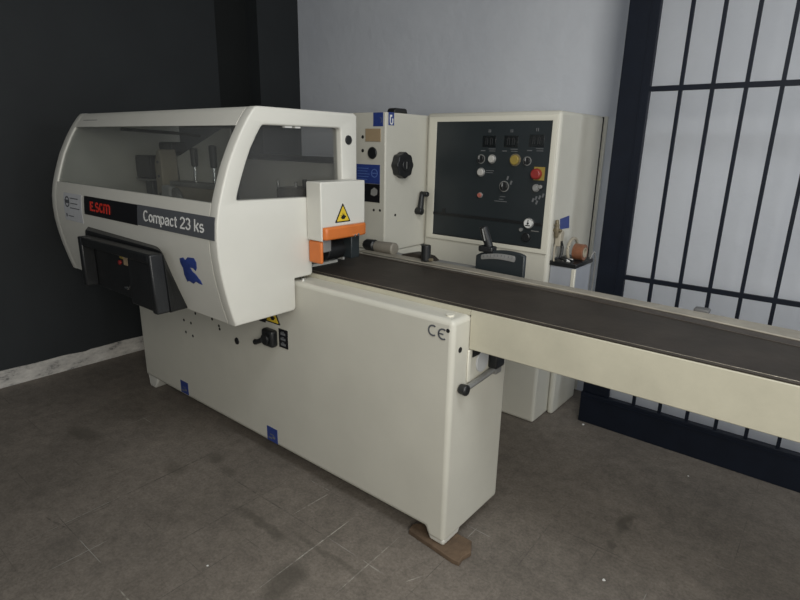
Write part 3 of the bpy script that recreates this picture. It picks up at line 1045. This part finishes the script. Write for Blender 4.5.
# ---- black moulded handle recess on the hood front
yn = -0.376
rim_o = rounded([(-1.745, 0.770), (-1.062, 0.770), (-1.082, 1.012), (-1.755, 1.008)], [0.012, 0.012, 0.035, 0.02], 5)
bk_o = rounded([(-1.830, 0.768), (-1.080, 0.768), (-1.155, 1.014), (-1.830, 1.026)], [0.012, 0.012, 0.05, 0.02], 5)
in_o = rounded([(-1.715, 0.752), (-1.245, 0.752), (-1.275, 0.972), (-1.715, 0.972)], [0.0, 0.0, 0.03, 0.03], 5)
bm = new()
n_ = len(rim_o)
A = [bm.verts.new((p[0], yf(p[1]) - 0.001, p[1])) for p in bk_o]
A2 = [bm.verts.new((p[0] * 0.5 + q[0] * 0.5, (yf(p[1]) + yn) / 2 - 0.012, p[1] * 0.5 + q[1] * 0.5)) for p, q in zip(bk_o, rim_o)]
B = [bm.verts.new((p[0], yn, p[1])) for p in rim_o]
nI = len(in_o)
for r0, r1 in ((A, A2), (A2, B)):
    for i in range(n_):
        j = (i + 1) % n_
        bm.faces.new((r0[i], r0[j], r1[j], r1[i]))
bm.faces.new(A[::-1])
bm.faces.new(B)
grip = obj('grip_recess', bm, BLACKM, hood, bevel=0.004)
bm = new()
# hollow: dark inner pocket cut shallow into the moulding, framed by raised bars
prism(bm, [(-1.735, 0.775), (-1.700, 0.775), (-1.700, 1.000), (-1.735, 1.000)], 'y', yn - 0.054, yn + 0.002)
prism(bm, [(-1.700, 0.962), (-1.10, 0.966), (-1.10, 1.004), (-1.700, 1.000)], 'y', yn - 0.054, yn + 0.002)
prism(bm, [(-1.290, 0.775), (-1.105, 0.775), (-1.105, 0.966), (-1.290, 0.966)], 'y', yn - 0.046, yn + 0.002)
prism(bm, [(-1.105, 0.772), (-1.070, 0.772), (-1.086, 1.004), (-1.105, 1.004)], 'y', yn - 0.054, yn + 0.002)
obj('grip_frame', bm, BLACKM, grip, bevel=0.006)
b = new(); box(b, -1.475, -1.330, yn - 0.006, yn + 0.001, 0.905, 0.962); bpn = obj('button_plate', b, BLACK, grip, bevel=0.002)
b = new(); box(b, -1.440, -1.410, yn - 0.009, yn - 0.005, 0.935, 0.960); obj('start_button', b, YBTN, bpn, bevel=0.004)
b = new(); box(b, -1.407, -1.370, yn - 0.009, yn - 0.005, 0.912, 0.952); obj('white_label', b, TAN, bpn, bevel=0.002)
b = new(); cyl(b, (-1.440, yn - 0.005, 0.918), (-1.440, yn - 0.014, 0.918), 0.010); obj('stop_button', b, REDB, bpn, bevel=0.002)
b = new(); tube(b, [(-1.410, yn - 0.012, 0.815), (-1.380, yn - 0.012, 0.812)], 0.005, 8); box(b, -1.40, -1.39, yn - 0.014, yn + 0.001, 0.81, 0.822)
obj('latch_pin', b, CHROME, grip)

# ---- white guard over the work entry, with orange lip
gx1 = -0.675
b = new(); prism(b, [(0.062, 1.045), (0.0715, 1.045), (0.0715, 1.098), (0.312, 1.098), (0.312, 1.275), (0.062, 1.275)], 'x', HX + 0.0005, gx1)
guard = obj('entry_guard', b, HOODW, MACH, bevel=0.008, seg=3)
warning(guard, lambda p, q, t: (gx1 + 0.0005 + t, p, q), 0.180, 1.135, 0.044)
b = new(); prism(b, [(HX + 0.01, 0.0725), (gx1 - 0.004, 0.0725), (gx1 + 0.012, 0.082), (gx1 + 0.014, 0.28), (gx1 + 0.004, 0.315), (gx1 - 0.03, 0.335), (HX + 0.01, 0.335)], 'z', 1.048, 1.099)
obj('orange_lip', b, ORANGE, guard, bevel=0.008, seg=3)
b = new(); box(b, HX + 0.001, gx1 - 0.008, 0.066, 0.082, 0.952, 1.044); obj('orange_flap', b, ORANGE, guard, bevel=0.010, seg=3)
b = new(); cyl(b, (gx1 + 0.012, 0.255, 1.056), (gx1 + 0.018, 0.255, 1.056), 0.006, seg=10); cyl(b, (gx1 + 0.012, 0.235, 1.054), (gx1 + 0.018, 0.235, 1.054), 0.005, seg=10)
pieces('guard_screw', b, CHROME, guard)
# machinery seen through the mouth below the guard
b = new(); box(b, -0.80, -0.71, 0.10, 0.15, 0.99, 1.046); obj('feed_motor_block', b, GREYM, MACH, bevel=0.006)
b = new(); cyl(b, (-0.765, 0.15, 0.985), (-0.765, 0.29, 0.985), 0.040, seg=28); obj('feed_roller', b, BLACKM, MACH, bevel=0.004)
b = new(); box(b, -0.74, -0.69, 0.245, 0.295, 0.95, 1.046); obj('roller_arm', b, PANELB, MACH, bevel=0.004)
b = new(); box(b, -1.2, -0.85, 0.30, 0.32, 0.906, 1.07); obj('inner_fence', b, PANELB, MACH)

# ---- machinery seen through the hood windows
b = new(); box(b, -2.075, -1.915, 0.03, 0.17, 1.225, 1.340); box(b, -2.03, -1.96, 0.05, 0.15, 1.04, 1.23)
mo = obj('spindle_motor', b, BLACKM, MACH, bevel=0.008)
b = new(); cyl(b, (-2.11, 0.06, 1.265), (-2.07, 0.06, 1.265), 0.012); obj('motor_shaft', b, BLACK, mo)
b = new(); box(b, -2.075, -1.92, 0.025, 0.16, 1.215, 1.222); obj('motor_band', b, SILVER, mo)
b = new(); prism(b, [(-1.908, 1.08), (-1.840, 1.08), (-1.842, 1.33), (-1.855, 1.375), (-1.88, 1.365), (-1.91, 1.30)], 'y', 0.05, 0.14)
fl = obj('motor_flange', b, BEIGEM, MACH, bevel=0.005)
b = new()
for z in (1.15, 1.24, 1.31):
    cyl(b, (-1.872, 0.044, z), (-1.872, 0.052, z), 0.007, seg=10)
pieces('flange_bolt', b, GREYPL, fl)
b = new(); box(b, -2.10, -1.97, 0.18, 0.28, 1.35, 1.41); obj('terminal_cover', b, BLACKM, MACH, bevel=0.01)
b = new(); box(b, -1.83, -1.75, 0.03, 0.10, 1.06, 1.20); obj('chip_deflector', b, SIDEG, MACH, bevel=0.01)
for lx, zt, ly in ((-1.545, 1.385, 0.06), (-1.385, 1.40, 0.06)):
    b = new(); cyl(b, (lx, ly, 1.225), (lx, ly, 1.31), 0.009, seg=14); r_ = obj('setting_lever', b, CHROME, MACH)
    b = new(); cyl(b, (lx, ly, 1.30), (lx, ly, zt), 0.015, 0.018, 20); obj('lever_grip', b, BLACK, r_, bevel=0.006)
b = new(); box(b, -1.70, -1.30, 0.01, 0.095, 1.208, 1.228); obj('spindle_shelf', b, GREYM, MACH, bevel=0.003)
b = new(); box(b, -1.68, -1.32, 0.02, 0.095, 0.906, 1.208); obj('spindle_carriage', b, BEIGEM, MACH, bevel=0.006)
b = new(); cyl(b, (-1.60, -0.10, 1.06), (-1.36, -0.12, 1.06), 0.085, seg=32); obj('dust_duct', b, SIDEG, MACH, bevel=0.01)
b = new(); tube(b, [(-1.60, -0.01, 1.12), (-1.52, -0.06, 1.19), (-1.42, -0.10, 1.16), (-1.36, -0.08, 1.10)], 0.02, 12); obj('dust_hose', b, GREYM, MACH)
b = new(); box(b, -2.15, -0.83, -0.26, 0.30, 0.9065, 0.918); obj('hood_floor', b, INNER, hood)
for hx_, hy_ in ((-1.10, 0.20), (-0.98, 0.20)):
    b = new(); cyl(b, (hx_, hy_, 0.92), (hx_, hy_, 1.255), 0.008, seg=12); obj('adjusting_rod', b, CHROME, MACH)
b = new(); box(b, -1.02, -0.86, 0.12, 0.24, 1.13, 1.235); obj('pressure_shoe', b, STEEL, MACH, bevel=0.01)
b = new(); cyl(b, (-0.90, 0.18, 1.235), (-0.90, 0.18, 1.27), 0.010, seg=12); obj('shoe_stud', b, BLACK, MACH)
b = new(); cyl(b, (-1.2, 0.0, 1.10), (-1.2, 0.0, 1.235), 0.05, seg=24); obj('pressure_wheel', b, BLACKM, MACH, bevel=0.01)

# ================================================================== CONTROL CABINET
CAB = thing('control_cabinet', (-0.56, 1.4, 0.0), 'tall cream electrical control cabinet with black control panel behind the feed table', 'cabinet')
b = new(); hexa(b, [(-0.9485, 1.10, 0.0), (-0.185, 1.10, 0.0), (-0.185, 1.640, 0.0), (-0.9485, 1.640, 0.0), (-0.9485, 1.10, 1.585), (-0.185, 1.10, 1.585), (-0.185, 1.640, 1.585), (-0.9485, 1.640, 1.585)])
body = obj('cabinet_body', b, CREAM, CAB, bevel=0.018, seg=4)
b = new(); box(b, -0.184, -0.150, 1.2625, 1.575, 0.0, 0.4495); obj('plinth_body', b, CREAM, CAB, bevel=0.014, seg=3)
b = new(); box(b, -0.943, -0.1865, 1.6405, 1.647, 0.01, 1.58); obj('seam_gap', b, DARKH, CAB)
b = new(); box(b, -0.943, -0.170, 1.6475, 1.669, 0.01, 1.583); obj('rear_cover', b, CREAM, CAB, bevel=0.003)
# panel: raised frame, black board
fr_o = [(-0.925, 0.918), (-0.196, 0.918), (-0.196, 1.566), (-0.925, 1.566)]
fr_i = [(-0.880, 0.940), (-0.226, 0.940), (-0.222, 1.540), (-0.876, 1.540)]
b = new(); prism(b, [fr_i[0], fr_i[1], fr_i[2], fr_i[3]], 'y', 1.094, 1.101); pan = obj('control_panel', b, PANELB, CAB)
obj('panel_frame', plate_mesh([fr_o, fr_i], 0.004, 0.0015, lambda p, q, t: (p, 1.0955 - t, q)), EDGEW, CAB)
b = new(); box(b, -0.879, -0.229, 1.089, 1.0945, 1.052, 1.066); box(b, -0.879, -0.229, 1.090, 1.0945, 0.941, 0.946); obj('panel_ledge', b, BLACK, pan, bevel=0.001)
b = new(); box(b, -0.82, -0.80, 1.0915, 1.0945, 1.05, 1.09); obj('panel_catch', b, BLACKM, pan)
PY = 1.0935
for dx, dz in ((-0.551, 1.446), (-0.429, 1.447), (-0.295, 1.452)):
    b = new(); box(b, dx - 0.038, dx + 0.038, PY - 0.002, PY, dz - 0.03, dz + 0.025); dm = obj('position_display', b, DIM2, pan, bevel=0.002)
    b = new()
    for k in (-0.02, 0.006):
        box(b, dx + k, dx + k + 0.003, PY - 0.0026, PY - 0.0018, dz - 0.018, dz + 0.014)
        box(b, dx + k, dx + k + 0.012, PY - 0.0026, PY - 0.0018, dz + 0.012, dz + 0.015)
        box(b, dx + k + 0.010, dx + k + 0.013, PY - 0.0026, PY - 0.0018, dz - 0.018, dz + 0.014)
    obj('digits', b, DIGIT, dm)
    b = new(); box(b, dx - 0.006, dx - 0.003, PY - 0.002, PY, dz + 0.040, dz + 0.055); box(b, dx + 0.003, dx + 0.006, PY - 0.002, PY, dz + 0.040, dz + 0.055)
    box(b, dx - 0.045, dx - 0.020, PY - 0.002, PY, dz - 0.050, dz - 0.046)
    box(b, dx + 0.000, dx + 0.038, PY - 0.002, PY, dz - 0.040, dz - 0.037)
    box(b, dx + 0.004, dx + 0.038, PY - 0.002, PY, dz - 0.050, dz - 0.047)
    pieces('panel_print', b, DIM, pan)


def button(name, x, z, r, ma, d=0.016, ringm=None, par=None):
    bb = new(); cyl(bb, (x, PY, z), (x, PY - 0.006, z), r * 1.25, seg=24); o = obj(name, bb, ringm or BLACK, par or pan, bevel=0.001)
    bb = new(); cyl(bb, (x, PY - 0.005, z), (x, PY - d, z), r, r * 0.92, 24); obj('button_cap', bb, ma, o, bevel=0.002)
    return o


def knob(x, z, r=0.017):
    bb = new(); ring(bb, (x, PY, z), (0, -1, 0), r * 1.35, r * 1.1, 0.003, 24); o = obj('selector_knob', bb, SILVER, pan)
    bb = new(); cyl(bb, (x, PY, z), (x, PY - 0.012, z), r, seg=24); box(bb, x - 0.005, x + 0.005, PY - 0.024, PY - 0.01, z - r * 0.95, z + r * 0.95)
    obj('knob_grip', bb, BLACK, o, bevel=0.002)
    bb = new(); box(bb, x - 0.001, x + 0.001, PY - 0.0246, PY - 0.0235, z, z + r * 0.9); obj('knob_mark', bb, WHITE, o)


WB = mat('white_button', (0.46, 0.45, 0.42), 0.4)
knob(-0.592, 1.357); knob(-0.335, 1.355, 0.016); knob(-0.450, 1.228, 0.020)
button('push_button', -0.528, 1.359, 0.018, WB, ringm=SILVER).__setitem__('label', 'white push button')
button('push_button', -0.587, 1.292, 0.018, WB, ringm=SILVER).__setitem__('label', 'white push button')
button('push_button', -0.399, 1.358, 0.024, YBTN, ringm=BRASS).__setitem__('label', 'yellow push button')
b = new(); box(b, -0.295, -0.240, PY - 0.004, PY, 1.268, 1.330); eb = obj('emergency_plate', b, YBTN, pan)
b = new(); cyl(b, (-0.277, PY - 0.003, 1.297), (-0.277, PY - 0.03, 1.297), 0.027, 0.024, 28); obj('emergency_stop', b, REDB, eb, bevel=0.005, label='red mushroom stop button')
button('push_button', -0.277, 1.231, 0.015, GREYM, ringm=SILVER)
button('push_button', -0.253, 1.238, 0.010, GREYM, ringm=BLACK)
button('push_button', -0.585, 1.176, 0.012, mat('dull_red_lamp', (0.38, 0.12, 0.09), 0.4), ringm=SILVER).__setitem__('label', 'small red indicator')
b = new()
for (xa, xb, za) in ((-0.56, -0.515, 1.300), (-0.56, -0.52, 1.290), (-0.50, -0.43, 1.152), (-0.475, -0.45, 1.162), (-0.470, -0.44, 1.176)):
    box(b, xa, xb, PY - 0.002, PY, za, za + 0.003)
for (xa, za) in ((-0.295, 1.165), (-0.275, 1.155), (-0.262, 1.18), (-0.245, 1.19), (-0.28, 1.175), (-0.42, 1.24), (-0.44, 1.262), (-0.475, 1.215)):
    prism(b, [(xa, za), (xa + 0.008, za - 0.002), (xa + 0.014, za + 0.016), (xa + 0.005, za + 0.018)], 'y', PY - 0.002, PY)
pieces('panel_print', b, DIM, pan)
# pressure gauge
b = new(); cyl(b, (-0.297, PY, 1.060), (-0.297, PY - 0.016, 1.060), 0.026, seg=32); ga = obj('pressure_gauge', b, SILVER, pan, bevel=0.003)
b = new(); cyl(b, (-0.297, PY - 0.016, 1.060), (-0.297, PY - 0.0172, 1.060), 0.021, seg=32); obj('gauge_face', b, WHITE, ga)
b = new(); box(b, -0.299, -0.295, PY - 0.0185, PY - 0.017, 1.058, 1.078); cyl(b, (-0.297, PY - 0.017, 1.060), (-0.297, PY - 0.0195, 1.060), 0.005, seg=12)
prism(b, [(-0.312, 1.047), (-0.282, 1.047), (-0.286, 1.052), (-0.308, 1.052)], 'y', PY - 0.0185, PY - 0.017)
obj('gauge_needle', b, BLACKPL, ga)
b = new(); cyl(b, (-0.338, PY, 1.024), (-0.338, PY - 0.008, 1.024), 0.009, seg=14); obj('lock_nut', b, SILVER, pan)
b = new(); box(b, -0.285, -0.245, PY - 0.002, PY, 1.022, 1.026); obj('panel_print', b, SILVER, pan)
b = new(); cyl(b, (-0.307, PY, 0.990), (-0.307, PY - 0.012, 0.990), 0.024, 0.021, 28); obj('regulator_knob', b, BLACKM, pan, bevel=0.003)
# blue tag, air fitting, junction box
b = new(); prism(b, [(1.205, 1.030), (1.318, 1.026), (1.305, 1.090), (1.195, 1.083)], 'x', -0.186, -0.1835); obj('blue_tag', b, BLUE, CAB, label='blue sticker tag')
b = new()
tube(b, [(-0.170, 1.128, 1.085), (-0.168, 1.130, 1.04), (-0.170, 1.135, 1.00)], [0.008, 0.012, 0.009], 12)
cyl(b, (-0.19, 1.132, 1.035), (-0.145, 1.132, 1.035), 0.008, seg=14)
cyl(b, (-0.170, 1.130, 1.055), (-0.170, 1.130, 1.064), 0.014, seg=6)
af = obj('air_fitting', b, BRASS, CAB, bevel=0.002)
b = new(); prism(b, [(1.137, 0.955), (1.175, 0.955), (1.185, 1.02), (1.168, 1.035), (1.140, 1.02)], 'x', -0.178, -0.150); obj('valve_body', b, BEIGEM, af, bevel=0.004)
b = new(); box(b, -0.150, -0.146, 1.147, 1.163, 0.958, 0.982); obj('valve_slot', b, BLACK, af)
b = new(); tube(b, [(-0.165, 1.12, 0.97), (-0.167, 1.117, 0.93), (-0.165, 1.12, 0.885)], 0.004, 8); obj('thin_pipe', b, BEIGEM, af)
b = new(); tube(b, spline([(-0.165, 1.165, 0.99), (-0.152, 1.172, 0.955), (-0.148, 1.165, 0.925), (-0.150, 1.158, 0.895)], 6), 0.008, 10); obj('air_hose', b, BLACK, CAB)
b = new(); box(b, -0.1845, -0.056, 1.125, 1.34, 0.55, 0.865); jb = obj('junction_box', b, BOXG, CAB, bevel=0.008, seg=3, label='grey junction box on the side')
b = new(); box(b, -0.188, -0.050, 1.119, 1.345, 0.863, 0.885); obj('box_lid', b, BLACKM, jb, bevel=0.003)
b = new(); box(b, -0.074, -0.0535, 1.1235, 1.140, 0.56, 0.860); obj('box_corner_trim', b, EDGEW, jb, bevel=0.004)
b = new(); box(b, -0.13, -0.09, 1.14, 1.18, 0.8855, 0.898); obj('cable_clip', b, WHITE, jb, bevel=0.004)
b = new(); tube(b, spline([(-0.17, 1.14, 0.893), (-0.150, 1.155, 0.897), (-0.11, 1.135, 0.893), (-0.155, 1.165, 0.900), (-0.075, 1.140, 0.893)], 6), 0.006, 8)
obj('loose_cable', b, BLACK, jb)
b = new(); tube(b, spline([(-0.048, 1.290, 0.888), (-0.040, 1.315, 0.92), (-0.040, 1.345, 0.86), (-0.04, 1.34, 0.72), (-0.045, 1.335, 0.60)], 8), 0.0035, 8)
obj('side_cable', b, GREYM, jb)

# roll of brown tape standing on the junction box
RL = thing('tape_roll', (-0.085, 1.235, 0.886), 'roll of brown tape standing on the grey junction box lid', 'tape roll')
b = new(); ring(b, (-0.110, 1.235, 0.926), (1, 0, 0), 0.040, 0.024, 0.052, 36); obj('tape_winding', b, COPPER, RL, bevel=0.002)
b = new(); ring(b, (-0.112, 1.235, 0.926), (1, 0, 0), 0.0245, 0.019, 0.056, 32); obj('cardboard_core', b, BEIGEM, RL)
b = new(); tube(b, [(-0.124, 1.240 + 0.062 * math.cos(a), 0.936 + 0.052 * math.sin(a)) for a in [PI * (-0.25 + 1.5 * k / 20) for k in range(21)]], 0.008, 8)
tag(obj('cable_loop', b, BEIGEM), 'beige cable loop standing beside the brown tape roll', 'cable')

# ================================================================== IRON GATE
GT = thing('iron_gate', (1.1, 1.32, 0.0), 'dark navy barred iron gate standing in front of the back wall', 'gate')
b = new(); box(b, -0.014, 0.122, 1.312, 1.336, 0.171, 2.62); po = obj('gate_post', b, NAVYG, GT, bevel=0.003)
b = new(); box(b, 0.082, 0.086, 1.310, 1.313, 0.2, 2.6); obj('post_bead', b, NAVYG, po)
b = new(); box(b, 2.30, 2.418, 1.312, 1.336, 0.171, 2.62); obj('gate_post', b, NAVYG, GT, bevel=0.003)
b = new(); box(b, -0.018, 2.418, 1.302, 1.338, 0.0, 0.170); kp = obj('kick_plate', b, NAVYG, GT, bevel=0.003)
b = new(); box(b, -0.01, 2.41, 1.2985, 1.303, 0.142, 0.150); obj('plate_bead', b, NAVYG, kp)
for z in (0.818, 1.679, 2.50):
    b = new(); box(b, 0.118, 2.30, 1.312, 1.328, z - 0.011, z + 0.011); obj('cross_rail', b, NAVYG, GT, bevel=0.001)
x = 0.247
while x < 2.28:
    b = new(); box(b, x - 0.0075, x + 0.0075, 1.3125, 1.3275, 0.171, 2.60); obj('gate_bar', b, NAVYG, GT, bevel=0.001)
    x += 0.1228

# ================================================================== SMALL THINGS
b = new()
pl_ = [(-0.155, -0.004), (-0.04, -0.014), (0.055, -0.024), (0.083, -0.020), (0.078, 0.012), (0.088, 0.05), (0.060, 0.100), (-0.02, 0.10), (-0.12, 0.085), (-0.165, 0.03)]
prism(b, pl_, 'z', 0.0, 0.020)
tag(obj('wood_block', b, WOOD, None, bevel=0.003), 'small flat brown wood block under the right front foot of the machine', 'wood block')
b = new(); box(b, 0.572, 0.618, 0.552, 0.590, 0.9065, 0.922); tag(obj('metal_block', b, BOXD, None, bevel=0.005), 'small grey metal block lying on the beige fence rail', 'block')


def flake(x, y, s, label):
    bb = new()
    k = random.randint(5, 6)
    P = [(x + s * random.uniform(0.7, 1.2) * math.cos(2 * PI * i / k), y + s * random.uniform(0.7, 1.2) * math.sin(2 * PI * i / k)) for i in range(k)]
    prism(bb, P, 'z', 0.0, s * 0.5)
    tag(obj('plaster_chip', bb, WHITE, None, bevel=s * 0.15), label, 'chip', 'white plaster chips on the floor')


flake(0.025, 1.27, 0.007, 'white plaster chip on the floor at the left foot of the gate')
flake(0.571, 1.121, 0.004, 'white plaster chip on the floor in front of the gate kick plate')
flake(0.495, 0.250, 0.006, 'white plaster chip at the bottom edge of the photo, right of the wood block')
flake(-0.586, -0.585, 0.004, 'white plaster chip on the floor at the lower left of the photo')
